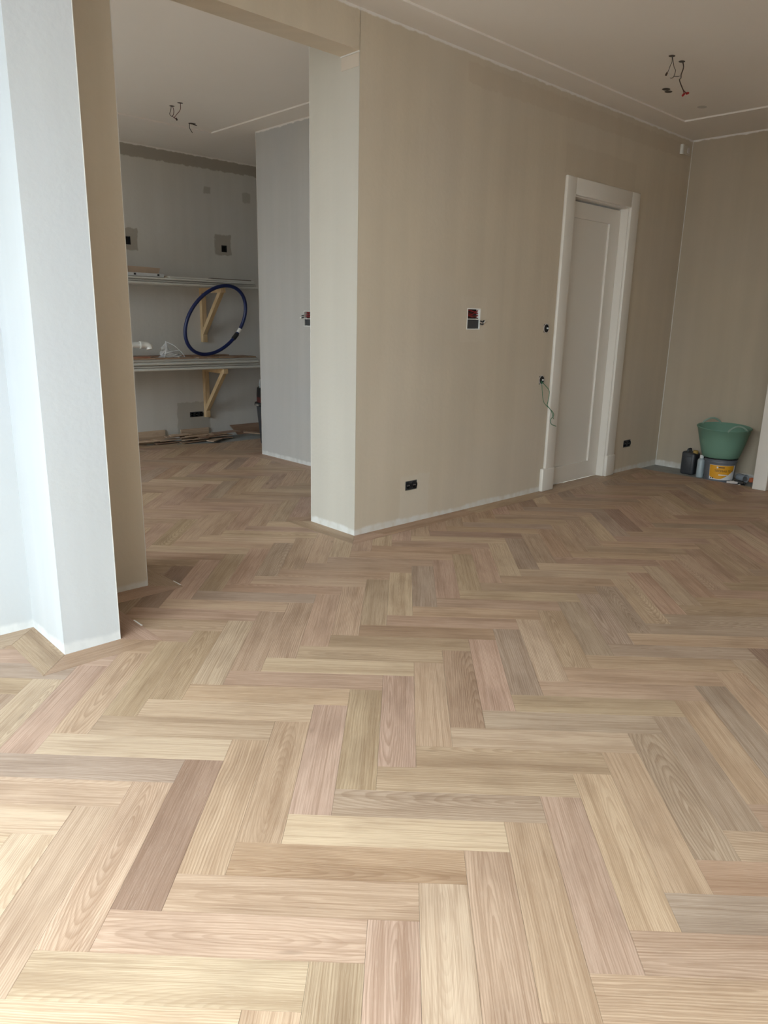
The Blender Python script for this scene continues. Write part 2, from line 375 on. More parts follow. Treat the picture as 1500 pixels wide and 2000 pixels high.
TONES = {'N': (0.50, 0.343, 0.229), 'Y': (0.555, 0.402, 0.268), 'P': (0.49, 0.325, 0.230), 'G': (0.430, 0.310, 0.220), 'R': (0.355, 0.230, 0.160), 'B': (0.46, 0.325, 0.210), 'Q': (0.44, 0.288, 0.188)}
TONE_AT = {}
for _t, _k in {
 'N': 'H-3-1 V5-2 H-2+0 V4-3 V-4-1 H6-2 V-5-2 V7+0 V8+1 H7-1 V-2+1 V-1+2 V11+4 H-9+3 V3+6 V-7+6 H-4+8 H7+9 H8+10 H9+11 V-3+10 H11+13 V-2+11 V13+6 V0+13 H3+15 H-7+15 H4+16',
 'Y': 'H-4-2 V3-4 H0+2 H-5-3 H-7+5 H4+6 H-5+7 V-6-3 H-2+10 H-10+2 V-4+9 V7+10 V-9+4 V2+15',
 'P': 'V6-1 V2-5 V0+3 V2+5 V-8+5 H-3+9 V5+8 V-1+12 H2+14 H-8+14',
 'G': 'H1+3 V9+2 V10+3 H-8+4 H8+0 H5+7 V12+5 V6+9 H10+12 V9+12 V10+13 H12+14 V11+14 V3+16',
 'B': 'H2+4 H3+5 V1+4 V1-6 H-6+6 H6+8 V-6+7 V-5+8 H-1+11 H0+12 V8+11 V1+14',
 'Q': 'H-1+1 V4+7 H9+1 H1+13', 'R': 'V-3+0 V-8+15'}.items():
    for _w in _k.split():
        _p = max(_w.rfind('+'), _w.rfind('-')); TONE_AT[(_w[0], int(_w[1:_p]), int(_w[_p:]))] = _t
def pick_tone(key, rng, only=None):
    t = TONE_AT.get(key) or (only and rng.choice(only)) or rng.choices('NYPGRBQ', (38, 11, 18, 14, 2, 17, 5))[0]
    k = rng.uniform(0.82, 0.94); c = TONES[t]
    return (c[0]*k, c[1]*k*rng.uniform(0.985, 1.015), c[2]*k*rng.uniform(0.96, 1.04))
def project(x, y, z=0.0):
    d = Vector((x, y, z))-CAM; q = d.dot(fwd)
    if q < 0.05: return None
    return (750+F_PX*d.dot(rgt)/q, 1000-F_PX*d.dot(upv)/q)
def screen_area(polys):
    t = 0.0
    for p in polys:
        q = [project(*c) for c in p]
        if any(v is None for v in q): continue
        q = ccw(q); q = clip(q, [(0, 0), (1500, 0), (1500, 2000), (0, 2000)])
        if q: t += abs(area(q))
    return t
def wood_mesh(items, name, origin=(0, 0, 0), z0=ZB+0.001, zs=None):
    """items: (polys, (ux,uy) unit length axis, centre, tone, rnd, ztop)"""
    V, Fc, UV, TN, RN = [], [], [], [], []
    for polys, ax, cen, tone, rnd, zt in items:
        for p in polys:
            p = ccw(p); n = len(p); b0 = len(V)
            V += [(x-origin[0], y-origin[1], z0-origin[2]) for x, y in p]+[(x-origin[0], y-origin[1], zt-origin[2]) for x, y in p]
            fs = [[b0+n+i for i in range(n)], [b0+i for i in reversed(range(n))]]+[[b0+i, b0+(i+1) % n, b0+n+(i+1) % n, b0+n+i] for i in range(n)]
            for f in fs:
                Fc.append(f)
                for vi in f:
                    x, y = p[(vi-b0) % n]; dx, dy = x-cen[0], y-cen[1]
                    UV += [dx*ax[0]+dy*ax[1], -dx*ax[1]+dy*ax[0]]; TN += [*tone, 1]; RN += [*rnd, 1]
    me = bpy.data.meshes.new(name); me.from_pydata(V, [], Fc)
    me.uv_layers.new(name='UVMap').data.foreach_set('uv', UV)
    me.attributes.new('tone', 'FLOAT_COLOR', 'CORNER').data.foreach_set('color', TN)
    me.attributes.new('rnd', 'FLOAT_COLOR', 'CORNER').data.foreach_set('color', RN)
    me.materials.append(OAK); me.update()
    return me
RND_AT = {('H', -3, -1): (0.46, 0.53, 0.93), ('V', -4, -1): (0.40, 0.50, 0.12), ('V', 3, -4): (0.28, 0.48, 0.95), ('V', 9, 2): (0.66, 0.52, 0.93), ('V', -1, 2): (0.60, 0.50, 0.10), ('V', 2, -5): (0.36, 0.55, 0.9), ('V', 2, 15): (0.55, 0.5, 0.9)}
planks = []
for o in ('H', 'V'):
    for i in range(-75, 75):
        for j in range(-30, 90):
            if o == 'H':
                if (i+2-j) % 10: continue
                r = (i*W, i*W+LN, BO+j*W, BO+j*W+W); ax = (SQ, -SQ)
            else:
                if (j-i-3) % 10: continue
                r = (i*W, i*W+W, BO+j*W, BO+j*W+LN); ax = (SQ, SQ)
            cen = ab2xy((r[0]+r[1])/2, (r[2]+r[3])/2)
            if not (XW-0.5 < cen[0] < LX+0.5 and YR-0.5 < cen[1] < Y4+0.3): continue
            poly = ccw([ab2xy(a, b) for a, b in ((r[0]+GAP, r[2]+GAP), (r[1]-GAP, r[2]+GAP), (r[1]-GAP, r[3]-GAP), (r[0]+GAP, r[3]-GAP))])
            ps = [c for c in (clip(poly, g) for g in REG) if c]
            for s in STRC: ps = minus(ps, s) if ps else ps
            if sum(abs(area(p)) for p in ps) < 1e-4: continue
            rng = random.Random((o, i, j).__repr__())
            planks.append(dict(key=(o, i, j), item=(ps, ax, cen, pick_tone((o, i, j), rng), RND_AT.get((o, i, j)) or (rng.random(), rng.random(), 0.5+rng.choice((-.5, .5))*rng.random()**1.7), rng.uniform(-0.0003, 0.0)), scr=screen_area(ps)))
planks.sort(key=lambda d: -d['scr'])
for d in planks[:300]:
    cen = d['item'][2]; org = (cen[0], cen[1], 0.0)
    me = wood_mesh([d['item']], 'plank', org); po = bpy.data.objects.new('plank', me); col.objects.link(po); po.parent = floor; po.location = org
rest = bpy.data.objects.new('parquet_remainder', wood_mesh([d['item'] for d in planks[300:]], 'parquet_remainder')); col.objects.link(rest)
rest.parent = floor; rest['kind'] = 'stuff'
for k, s in enumerate(STR):
    rng = random.Random(900+k); cx_ = sum(p[0] for p in s)/len(s); cy_ = sum(p[1] for p in s)/len(s)
    xs = [p[0] for p in s]; ys = [p[1] for p in s]; ax = (1, 0) if max(xs)-min(xs) > max(ys)-min(ys) else (0, 1)
    sh = []
    for p in s:
        dx, dy = p[0]-cx_, p[1]-cy_; l = math.hypot(dx, dy); sh.append((p[0]-dx/l*0.0008, p[1]-dy/l*0.0008))
    me = wood_mesh([([sh], ax, (cx_, cy_), pick_tone(('S', k), rng, 'BPBQ'), (rng.random(), rng.random()*0.2+0.75, rng.random()), 0.0004)], 'border_plank', (cx_, cy_, 0))
    bo = bpy.data.objects.new('border_plank', me); col.objects.link(bo); bo.parent = floor; bo.location = (cx_, cy_, 0)

M_SLIV = simple('white_filler', (0.78, 0.77, 0.74), 0.7)
obj('joint_filler', box(XB+SW-0.002, XB+SW+0.005, -0.45, -0.37, 0.0, 0.0012), M_SLIV, floor)
obj('joint_filler', box(XC+SW-0.002, XC+SW+0.004, -0.10, -0.02, 0.0, 0.0012), M_SLIV, floor)
# ---------------------------------------------------------------- walls
JB = (0.996, 1.136, 1.283, 1.424)                    # double wall box opposite the camera
holes = [(2.150, 3.000, -0.0135, 2.280, True), (*JB, False), (1.905, 1.968, 1.265, 1.330, False), (1.895, 1.958, 0.873, 0.938, False),
         (0.448, 0.562, 0.228, 0.292, False), (3.315, 3.450, 0.226, 0.294, False)]
wall_right = struct(obj('wall_right', gridwall('y', 0.0, T_WALL, 0.0, LX+0.15, ZB, H, holes), M_PL))
pier = struct(obj('wall_pier', box(0.0, 0.42, T_WALL, T_PIER, ZB, H+0.012), M_PL))
obj('plaster_face', box(-0.002, 0.0, 0.0, T_PIER, 0.0, H), M_PLP, pier)
lintel = struct(obj('wall_lintel', box(XC-0.3, 0.0, 0.0, T_WALL, Z_LINT, H), M_PL))
wl = struct(obj('wall_left', box(XW, XB, 0.0, T_WALL, ZB, H), M_PL))
box_b = box(XB, XC, 0.0, T_PIER, ZB, H); jam = struct(obj('wall_jamb', box_b, M_PL))
wc = struct(obj('wall_column', box(XA, XB, Y1, 0.0, ZB, H), M_PLW))
wr = struct(obj('wall_return', box(XW, XA, Y2, 0.0, ZB, H), M_PLW))
wall_inner = struct(obj('wall_inner', gridwall('x', X2, 1.333, T_WALL, Y3, ZB, H, [(1.90, 2.045, 1.262, 1.395, False)]), M_PLI))
wall_far = struct(obj('wall_far', box(LX, LX+0.15, YR, 0.0, ZB, H), M_PLF_DIM))
bh = [(0.44, 0.525, 2.005, 2.085, False), (1.565, 1.632, 2.012, 2.084, False), (1.092, 1.258, 0.232, 0.290, False)]
wall_back = struct(obj('wall_back', gridwall('y', Y4, 0.12, XW, 2.5, ZB, H, bh), M_PLB))
wall_alcove = struct(obj('wall_alcove', box(2.4, 2.5, Y3, Y4, ZB, H), M_PLB))
ww = struct(obj('wall_window', gridwall('x', XW-0.3, 0.3, YR-0.2, Y4+0.12, ZB, H, [(WIN1[0], WIN1[1], WIN1[2], WIN1[3], True), (WIN2[0], WIN2[1], WIN2[2], WIN2[3], True)]), M_PLW))
wall_rear = struct(obj('wall_rear', box(XW, LX, YR-0.15, YR, ZB, H), M_PLR))
for n, (y0, y1, z0, z1) in ((1, WIN1), (2, WIN2)):
    b = bmesh.new(); xf = XW-0.2
    for (a, c, e, f) in ((y0, y0+.07, z0, z1), (y1-.07, y1, z0, z1), (y0+.07, y1-.07, z1-.07, z1), (y0+.07, y1-.07, z0, z0+.03)): box(xf, xf+.07, a, c, e, f, b)
    w_ = struct(obj('window_%d' % n, b, M_FRAME))
    for k in (1, 2): ym = y0+(y1-y0)*k/3; obj('mullion', box(xf+.005, xf+.065, ym-.04, ym+.04, z0+.03, z1-.07), M_FRAME, w_)
struct(obj('low_sky_blocker', box(-9.8, -9.3, -22, 22, -0.12, 2.1), simple('blocker_brown', (0.20, 0.14, 0.10), 0.9, var=0.25, scale=4)))  # unseen slab added outside to keep low sky light off the far wall
struct(obj('ground', box(-30, XW-0.3, -22, 22, -0.3, -0.12), M_GROUND))
# plastered corner beads and caulk lines
def bead(x, y, z0, z1, sx, sy, parent, s=0.004): obj('corner_bead', box(min(x, x+sx*s), max(x, x+sx*s), min(y, y+sy*s), max(y, y+sy*s), z0, z1), M_BEAD, parent)
tr = struct(obj('trim_1', box(LX-0.005, LX, -0.005, 0.0, 0.0, H), M_BEAD))
b = box(-0.006, 0.0, 0.0, T_WALL, Z_LINT-0.007, Z_LINT); obj('corner_bead', b, M_BEAD, lintel)
for (x, y, z1, p) in ((0.0, T_PIER, H, pier), (XC, 0.0, Z_LINT, jam), (XB, Y1, H, wc), (X2, Y3, H, wall_inner)):
    obj('corner_bead', box(x-0.003, x+0.0, y-0.001, y+0.002, 0.0, z1) if p in (pier, wall_inner) else box(x-0.002, x+0.001, y-0.001, y+0.002, 0.0, z1), M_BEAD, p)
obj('filler_patch', box(-0.004, -0.002, 0.004, T_WALL-0.006, 2.672, Z_LINT-0.008), simple('filler_pinkish', (0.56, 0.485, 0.405), 0.85), pier)

# ceiling: inner field 12 mm higher than the border
ceil = struct(obj('ceiling', box(XW-0.3, LX+0.15, YR-0.15, Y4+0.12, H+0.012, H+0.15), M_CEIL))
for (x0, x1, y0, y1) in ((XW, LX, -0.222, 0.0), (3.35, LX, YR, -0.222), (0.935, X2, T_PIER, 3.12), (XW, 2.4, 3.12, Y4), (X2, 2.4, Y3, 3.12)):
    obj('ceiling_border', box(x0, x1, y0, y1, H, H+0.0125), M_CEIL, ceil)

# ---------------------------------------------------------------- panel door with casing
door = bpy.data.objects.new('door_1', None); col.objects.link(door); door.location = (2.575, 0.0, 0.0); struct(door)
for x0, x1 in ((2.150, 2.162), (2.988, 3.000)): obj('jamb', box(x0, x1, -0.002, 0.15, 0.0, 2.268), M_LACQ, door)
obj('jamb', box(2.150, 3.000, -0.002, 0.15, 2.268, 2.28), M_LACQ, door)
for x0, x1 in ((2.165, 2.985),): obj('stop', box(x0-.003, x1+.003, 0.112, 0.15, 0.004, 2.266), M_LACQ, door)
lf = obj('door_leaf', box(2.30, 2.835, 0.083, 0.105, 0.14, 2.15), M_LACQ, door)
yf = 0.066
for nm, a in (('stile', (2.165, 2.305, yf, 0.11, 0.004, 2.256)), ('stile', (2.832, 2.985, yf, 0.11, 0.004, 2.256)), ('rail', (2.305, 2.832, yf, 0.11, 0.004, 0.150)), ('rail', (2.305, 2.832, yf, 0.11, 2.140, 2.256))):
    obj(nm, box(*a), M_LACQ, lf)
def casing(x0, x1, z0, z1, d=0.026): return box(x0, x1, -d, 0.0, z0, z1, bevel=0.008, seg=3)
obj('casing', casing(2.035, 2.160, 0.18, 2.40), M_LACQ, door, smooth=50); obj('casing', casing(2.990, 3.122, 0.18, 2.40), M_LACQ, door, smooth=50)
obj('casing', box(2.155, 2.995, -0.025, 0.0, 2.277, 2.40, bevel=0.006), M_LACQ, door, smooth=50)
obj('plinth_block', box(1.995, 2.160, -0.034, 0.0, 0.0005, 0.19, bevel=0.009, seg=3), M_LACQ, door, smooth=50)
obj('plinth_block', box(2.988, 3.130, -0.034, 0.0, 0.0005, 0.19, bevel=0.009, seg=3), M_LACQ, door, smooth=50)
# white jamb of the next doorway at the right edge, with the stub wall behind it
d2 = struct(obj('door_2', box(3.549, 3.60, -1.212, -1.100, 0.0005, H-0.001, bevel=0.006), M_LACQ, smooth=50))
struct(obj('wall_stub', box(3.60, LX, -1.205, -1.107, ZB, H), M_PL))

# ---------------------------------------------------------------- electrical things
def double_box(loc, P, wid, hgt, label, wires):
    """P(u, z, d): point on the wall, d>0 into the wall"""
    t = thing('wall_box', loc, label, 'electrical box')
    def pb(u0, u1, z0, z1, d0, d1, bm=None):
        a, c = P(u0, z0, d0), P(u1, z1, d1)
        return box(min(a[0], c[0]), max(a[0], c[0]), min(a[1], c[1]), max(a[1], c[1]), z0, z1, bm)
    e = 0.006
    b = bmesh.new()
    for (u0, u1, z0, z1) in ((-wid/2, -wid/2+e, -hgt/2, hgt/2), (wid/2-e, wid/2, -hgt/2, hgt/2), (-wid/2+e, wid/2-e, hgt/2-e, hgt/2), (-wid/2+e, wid/2-e, -hgt/2, -hgt/2+e)):
        pb(u0, u1, loc[2]+z0, loc[2]+z1, -0.002, 0.03, b)
    obj('box_rim', b, M_WHITE, t)
    obj('divider', pb(-wid/2+e, wid/2-e, loc[2]-0.004, loc[2]+0.002, 0.0, 0.03), M_WHITE, t)
    obj('back_plate', pb(-wid/2+e, wid/2-e, loc[2]-hgt/2+e, loc[2]+hgt/2-e, 0.034, 0.04), M_BLACK, t)
    obj('blank_insert', pb(-wid/2+e+.002, wid/2-e-.002, loc[2]-hgt/2+e+.002, loc[2]-0.006, 0.006, 0.034), M_DGREY, t)
    rng = random.Random(wires)
    for k in range(6):
        zz = loc[2]+0.010+k*0.0085; pts = []
        for q in range(5):
            u = -wid/2+0.012+(wid-0.024)*q/4; pts.append(P(u, zz+rng.uniform(-.007, .007), 0.017+rng.uniform(-.007, .007)))
        obj('wire', tube(pts, 0.0034, seg=6), M_RED if k % 2 else M_BROWNW, t, smooth=True)
    b = bmesh.new(); s = 1 if wires == 1 else -1
    for k, (dz, ln) in enumerate(((-0.012, 0.034), (-0.030, 0.026))) if s > 0 else enumerate(((0.03, 0.02), (0.012, 0.02))):
        tube([P(s*(wid/2-0.004), loc[2]+dz, -0.004), P(s*(wid/2+ln*0.5), loc[2]+dz-0.006, -0.016), P(s*(wid/2+ln), loc[2]+dz+0.004*s, -0.008)], 0.0042, b, seg=6)
    obj('wire', b, M_BLACK, t, smooth=True)
    obj('wire_connector', tube([P(s*(wid/2+0.022), loc[2]-0.022 if s > 0 else loc[2]+0.004, -0.012), P(s*(wid/2+0.038), loc[2]-0.014 if s > 0 else loc[2]+0.006, -0.012)], 0.0065, seg=8, soft=False), M_WHITE, t, smooth=True)
double_box((1.066, 0.0, 1.3535), lambda u, z, d: (1.066+u, d, z), 0.14, 0.141, 'open double wall box with red wires, left of the white panel door', 1)
double_box((X2, 1.9725, 1.3285), lambda u, z, d: (X2+d, 1.9725-u, z), 0.145, 0.133, 'open wall box with red wires on the inner wall, cut off by the pier', 2)
def round_box(x, z, label, extra=False):
    t = thing('switch_box', (x, 0.0, z), label, 'electrical box')
    b = lathe([(0.030, -0.001), (0.0305, 0.002), (0.027, 0.002), (0.026, -0.045), (0.001, -0.046)], (0, 0, 0), 24)
    b.transform(Matrix.Translation((x, 0, z)) @ Matrix.Rotation(math.pi/2, 4, 'X')); obj('cup', b, M_BLACK, t, smooth=True)
    b = lathe([(0.0305, 0.0015), (0.036, 0.001), (0.036, 0.003), (0.0305, 0.004)], (0, 0, 0), 24, cap=False)
    b.transform(Matrix.Translation((x, 0, z)) @ Matrix.Rotation(math.pi/2, 4, 'X')); obj('filler_ring', b, M_SALMON, t, smooth=True)
    b = box(x+.008, x+.026, -0.006, 0.02, z-.006, z+.006, bevel=.002); obj('screw_lug', b, M_WHITE, t)
    if extra:
        g1 = [(1.927, 0.01, 0.900), (1.915, -0.02, 0.886), (1.946, -0.035, 0.856), (1.979, -0.045, 0.815), (1.969, -0.045, 0.735), (1.966, -0.045, 0.707), (2.044, -0.05, 0.649), (2.055, -0.05, 0.620), (2.024, -0.045, 0.589), (2.043, -0.045, 0.555), (2.105, -0.05, 0.533)]
        g2 = [(1.922, 0.01, 0.895), (1.905, -0.018, 0.880), (1.912, -0.025, 0.818), (1.926, -0.03, 0.750), (1.958, -0.035, 0.712), (2.028, -0.042, 0.663), (2.066, -0.045, 0.594)]
        obj('wire', tube(g1, 0.0028, seg=6), M_GREEN, t, smooth=True); obj('wire', tube(g2, 0.0022, seg=6), M_GREEN, t, smooth=True)
round_box(1.9365, 1.2975, 'small round black switch box beside the door casing, without wires')
round_box(1.9265, 0.9055, 'small round black switch box with long green wires hanging beside the door', True)
def sockets(name, x0, x1, z0, z1, n, y, label, frame_m=M_DGREY):
    t = thing(name, ((x0+x1)/2, y, (z0+z1)/2), label, 'socket')
    obj('insert', box(x0+.001, x1-.001, y+0.004, y+0.03, z0+.001, z1-.001, bevel=.002), frame_m, t)
    w_ = (x1-x0)/n; zc = (z0+z1)/2
    for k in range(n):
        xc = x0+w_*(k+.5); r = min(w_, z1-z0)*0.42
        b = lathe([(r, 0.0), (r, 0.010), (r*0.86, 0.011), (r*0.82, -0.008), (0.0005, -0.008)], (0, 0, 0), 20)
        b.transform(Matrix.Translation((xc, y+0.004, zc)) @ Matrix.Rotation(math.pi/2, 4, 'X')); s = obj('socket_cup', b, M_BLACK, t, smooth=True)
        b = bmesh.new()
        for q in (-.3, .3): box(xc+q*r-.003, xc+q*r+.003, y-0.003, y+0.004, zc-.003, zc+.003, b)
        obj('contact', b, M_CHROME, s)
    for k in range(n+1): obj('claw_bracket', box(max(x0, x0+w_*k-.004), min(x1, x0+w_*k+.004), y+0.001, y+0.004, zc-.012, zc+.012), M_DGREY, t)
sockets('double_socket', 0.448, 0.562, 0.228, 0.292, 2, 0.0, 'black double socket without cover low on the wall near the pier corner')
sockets('double_socket', 3.315, 3.450, 0.226, 0.294, 2, 0.0, 'black double socket without cover low on the wall right of the door')
sockets('triple_socket', 1.092, 1.258, 0.232, 0.290, 3, Y4, 'black triple socket low on the back wall beside the lower shelf bracket')
for (x0, x1, z0, z1, lb) in ((0.44, 0.525, 2.005, 2.085, 'black wall box at the left edge of the back wall above the upper shelf'), (1.565, 1.632, 2.012, 2.084, 'small black wall box in a filler patch above the blue hoop')):
    t = thing('wall_box', ((x0+x1)/2, Y4, (z0+z1)/2), lb, 'electrical box')
    b = bmesh.new(); e = .006
    for a in ((x0+.001, x0+e, z0+.001, z1-.001), (x1-e, x1-.001, z0+.001, z1-.001), (x0+e, x1-e, z0+.001, z0+e), (x0+e, x1-e, z1-e, z1-.001)): box(a[0], a[1], Y4-0.001, Y4+0.04, a[2], a[3], b)
    obj('box_rim', b, M_BLACK, t); obj('back_plate', box(x0+e, x1-e, Y4+0.03, Y4+0.04, z0+e, z1-e), M_BLACK, t)
# small white wall unit in the far top corner
t = thing('wall_sensor', (3.855, 0.0, 2.845), 'small pale wall unit high in the far corner under the ceiling', 'sensor')
obj('housing', box(3.775, 3.93, -0.02, 0.0, 2.81, 2.885, bevel=.004), simple('beige_plastic', (0.52, 0.47, 0.39), 0.5), t, smooth=True)
obj('side_panel', box(3.765, 3.79, -0.026, -0.001, 2.805, 2.885, bevel=.004), M_WHITE, t, smooth=True)
obj('cover', box(3.865, 3.905, -0.026, -0.018, 2.825, 2.868, bevel=.003), M_SALMON, t, smooth=True)

# ceiling cable holes and hanging wires
M_HOLE = simple('hole_dark', (0.10, 0.085, 0.07), 0.9)
def hole(x, y, r, m=M_HOLE, z=H+0.012):
    obj('cable_hole', lathe([(r, -0.0015), (r*0.9, -0.002), (0.0005, -0.0016)], (x, y, z), 20, sy=0.8), m, ceil)
ZC = H+0.012
for x, y, r in ((1.847, -0.839, 0.024), (1.985, -0.838, 0.024)): hole(x, y, r)
hole(2.46, -0.50, 0.034); hole(2.525, -0.485, 0.032); hole(3.06, -0.493, 0.042, simple('filled_hole', (0.56, 0.53, 0.49), 0.9))
def wires(name, loc, label, runs, ends):
    t = thing(name, loc, label, 'wires')
    for pts, r, m in runs: obj('wire', tube(pts, r, seg=6), m, t, smooth=True)
    for a, b_, r, m in ends: obj('wire_connector', tube([a, b_], r, seg=8, soft=False), m, t, smooth=True)
y = -0.838; DW = M_BROWNW; DK = simple('dark_wire', (0.035, 0.022, 0.016), 0.5)
wires('ceiling_wires', (1.985, y, ZC), 'dark bent wire with red terminals hanging from the front room ceiling',
      [([(2.000, y, ZC-.003), (2.013, y, 2.942), (2.011, y, 2.921), (1.995, y, 2.893), (1.996, y, 2.871), (1.981, y, 2.858), (2.006, y, 2.836), (2.046, y, 2.811)], .0032, DK),
       ([(2.046, y, 2.811), (2.058, y, 2.800), (2.066, y, 2.793)], .003, DW), ([(2.048, y, 2.811), (2.075, y, 2.806), (2.098, y, 2.804)], .003, DW)],
      [((2.066, y, 2.795), (2.046, y, 2.780), .007, M_RED), ((2.094, y, 2.802), (2.118, y, 2.809), .007, M_RED)])
wires('ceiling_wires', (1.85, y, ZC), 'thin tangled wires hanging beside the red terminals on the front room ceiling',
      [([(1.852, y, ZC-.003), (1.858, y, 2.934), (1.840, y, 2.905), (1.825, y, 2.877), (1.806, y, 2.855)], .0019, DK), ([(1.825, y, 2.877), (1.836, y, 2.864), (1.844, y, 2.853)], .0022, M_SALMON),
       ([(1.858, y, ZC-.003), (1.888, y, 2.914), (1.914, y, 2.896), (1.902, y, 2.861), (1.879, y, 2.846), (1.856, y, 2.842)], .0019, DK), ([(1.902, y, 2.861), (1.94, y, 2.868), (1.973, y, 2.878)], .0019, DK)],
      [((1.809, y, 2.860), (1.799, y, 2.846), .006, DK)])
hole(0.263, 2.587, 0.022); hole(0.264, 2.455, 0.024); hole(0.655, 2.969, 0.035)
wires('ceiling_wires', (0.263, 2.52, ZC), 'tangle of wires hanging from two holes in the back room ceiling',
      [([(0.256, 2.587, ZC-.003), (0.250, 2.587, 2.928), (0.240, 2.587, 2.902), (0.250, 2.587, 2.888), (0.263, 2.587, 2.888)], .0025, DK),
       ([(0.270, 2.587, ZC-.003), (0.277, 2.587, 2.929), (0.272, 2.587, 2.901), (0.263, 2.587, 2.888), (0.298, 2.587, 2.874)], .0025, DW),
       ([(0.266, 2.455, ZC-.003), (0.265, 2.46, 2.915), (0.250, 2.49, 2.885), (0.250, 2.53, 2.870), (0.262, 2.56, 2.872), (0.298, 2.587, 2.874)], .0025, DW)],
      [((0.292, 2.587, 2.880), (0.304, 2.587, 2.866), .007, DK)])
wires('ceiling_wires', (0.655, 2.969, ZC), 'single short wire hanging from the ceiling hole nearest the back shelves',
      [([(0.630, 2.969, ZC-.003), (0.629, 2.969, 2.926), (0.640, 2.969, 2.908), (0.655, 2.969, 2.889)], .0032, DK), ([(0.66, 2.969, ZC-.004), (0.68, 2.969, 2.956), (0.700, 2.969, 2.954)], .003, DK)], [])

# ---------------------------------------------------------------- corner: pail, tub, bottles, tools (all on the bare screed)
ZS = ZB
PX, PY = 3.742, -0.735
pail = thing('adhesive_pail', (PX, PY, ZS), 'grey pail with an amber and white label standing under the green tub', 'pail')
obj('pail_body', lathe([(0.118, 0.0), (0.122, 0.004), (0.133, 0.178), (0.139, 0.180), (0.139, 0.192), (0.134, 0.196), (0.132, 0.205), (0.128, 0.205), (0.116, 0.01), (0.0005, 0.008)], (PX, PY, ZS), 48, cap=False), M_PAIL, pail, smooth=True)
obj('lid', lathe([(0.137, 0.2055), (0.141, 0.207), (0.141, 0.214), (0.132, 0.216), (0.0005, 0.214)], (PX, PY, ZS), 48), M_BLACK, pail, smooth=True)
AC = math.pi+0.62                                     # label faces the camera side
def pr(z): return 0.122+(0.133-0.122)*z/0.178
def wrap(u, z, d=0.0): r = pr(z)+d; a = AC+u/0.128; return (PX+r*math.cos(a), PY+r*math.sin(a), ZS+z)
def wrapped(fn_lo, fn_hi, u0, u1, d, n=28):
    b = bmesh.new(); A = [b.verts.new(wrap(u0+(u1-u0)*k/n, fn_lo(u0+(u1-u0)*k/n), d)) for k in range(n+1)]; B = [b.verts.new(wrap(u0+(u1-u0)*k/n, fn_hi(u0+(u1-u0)*k/n), d)) for k in range(n+1)]
    for k in range(n): b.faces.new((A[k], A[k+1], B[k+1], B[k]))
    return b
lab = obj('label', wrapped(lambda u: 0.028, lambda u: 0.160, -0.118, 0.118, 0.0008), M_LABW, pail)
def swoosh(u): t = (u+0.118)/0.236; return 0.058-0.075*t*(1-t)*2.0*(1-t)+0.085*max(0.0, t-0.40)**1.5*1.8
obj('amber_field', wrapped(swoosh, lambda u: 0.158, -0.116, 0.100, 0.0014), M_LABY, lab)
def wrap_text(s, u0, z0, size, m, name='printed_name'):
    cu = bpy.data.curves.new('txt', 'FONT'); cu.body = s; cu.size = size; cu.extrude = 0.0; cu.offset = 0.0
    to = bpy.data.objects.new('txt', cu); col.objects.link(to); bpy.context.view_layer.update()
    me = bpy.data.meshes.new_from_object(to.evaluated_get(bpy.context.evaluated_depsgraph_get())); bpy.data.objects.remove(to)
    b = bmesh.new(); b.from_mesh(me); bpy.data.meshes.remove(me)
    for v in b.verts: v.co = Vector(wrap(u0+v.co.x, z0+v.co.y, 0.0032))
    return obj(name, b, m, lab)
wrap_text('TECMAB 75 A', -0.072, 0.100, 0.0270, M_LABD)
obj('printed_bar', wrapped(lambda u: 0.136, lambda u: 0.145, -0.040, 0.008, 0.002, 8), M_LABD, lab); obj('printed_bar', wrapped(lambda u: 0.132, lambda u: 0.148, -0.055, -0.043, 0.002, 4), M_LABW, lab)
obj('printed_bar', wrapped(lambda u: 0.069, lambda u: 0.078, -0.035, 0.040, 0.002, 8), M_LABW, lab)
for u in (-0.104, -0.086): obj('printed_mark', wrapped(lambda u_: 0.036, lambda u_: 0.046, u, u+0.011, 0.002, 2), M_LABD, lab)
# flexible tub, slightly tipped
ZT = ZS+0.2165
TX, TY = 3.752, -0.722
tub = thing('rubber_tub', (TX, TY, ZT), 'sea green flexible tub with two rope-like handles resting on the grey pail', 'tub')
def tubxf(b):
    for v in b.verts:
        z = v.co.z-ZT; k = 1+0.05*z/0.27
        th = math.atan2(v.co.y-TY, v.co.x-TX); v.co.z += 0.012*math.cos(th-0.6)*(z/0.27)
    return b
prof = [(0.146, 0.0), (0.154, 0.006), (0.168, 0.05), (0.192, 0.14), (0.222, 0.258), (0.229, 0.262), (0.231, 0.268), (0.226, 0.272), (0.219, 0.268), (0.187, 0.14), (0.160, 0.04), (0.140, 0.012), (0.0005, 0.010)]
obj('tub_wall', tubxf(lathe(prof, (TX, TY, ZT), 56)), M_TUB, tub, smooth=60)
for ang in (0.95, 0.95+math.pi):
    pts = []
    for k in range(13):
        s = k/12; a = ang+(s-0.5)*0.86; rr = 0.224-0.022*math.sin(math.pi*s); zz = 0.262+0.050*math.sin(math.pi*s)**0.7
        zz += 0.012*math.cos(a-0.6)
        pts.append((TX+rr*math.cos(a), TY+rr*math.sin(a), ZT+zz))
    obj('handle', tube(pts, 0.0085, seg=8), M_TUBH, tub, smooth=True)
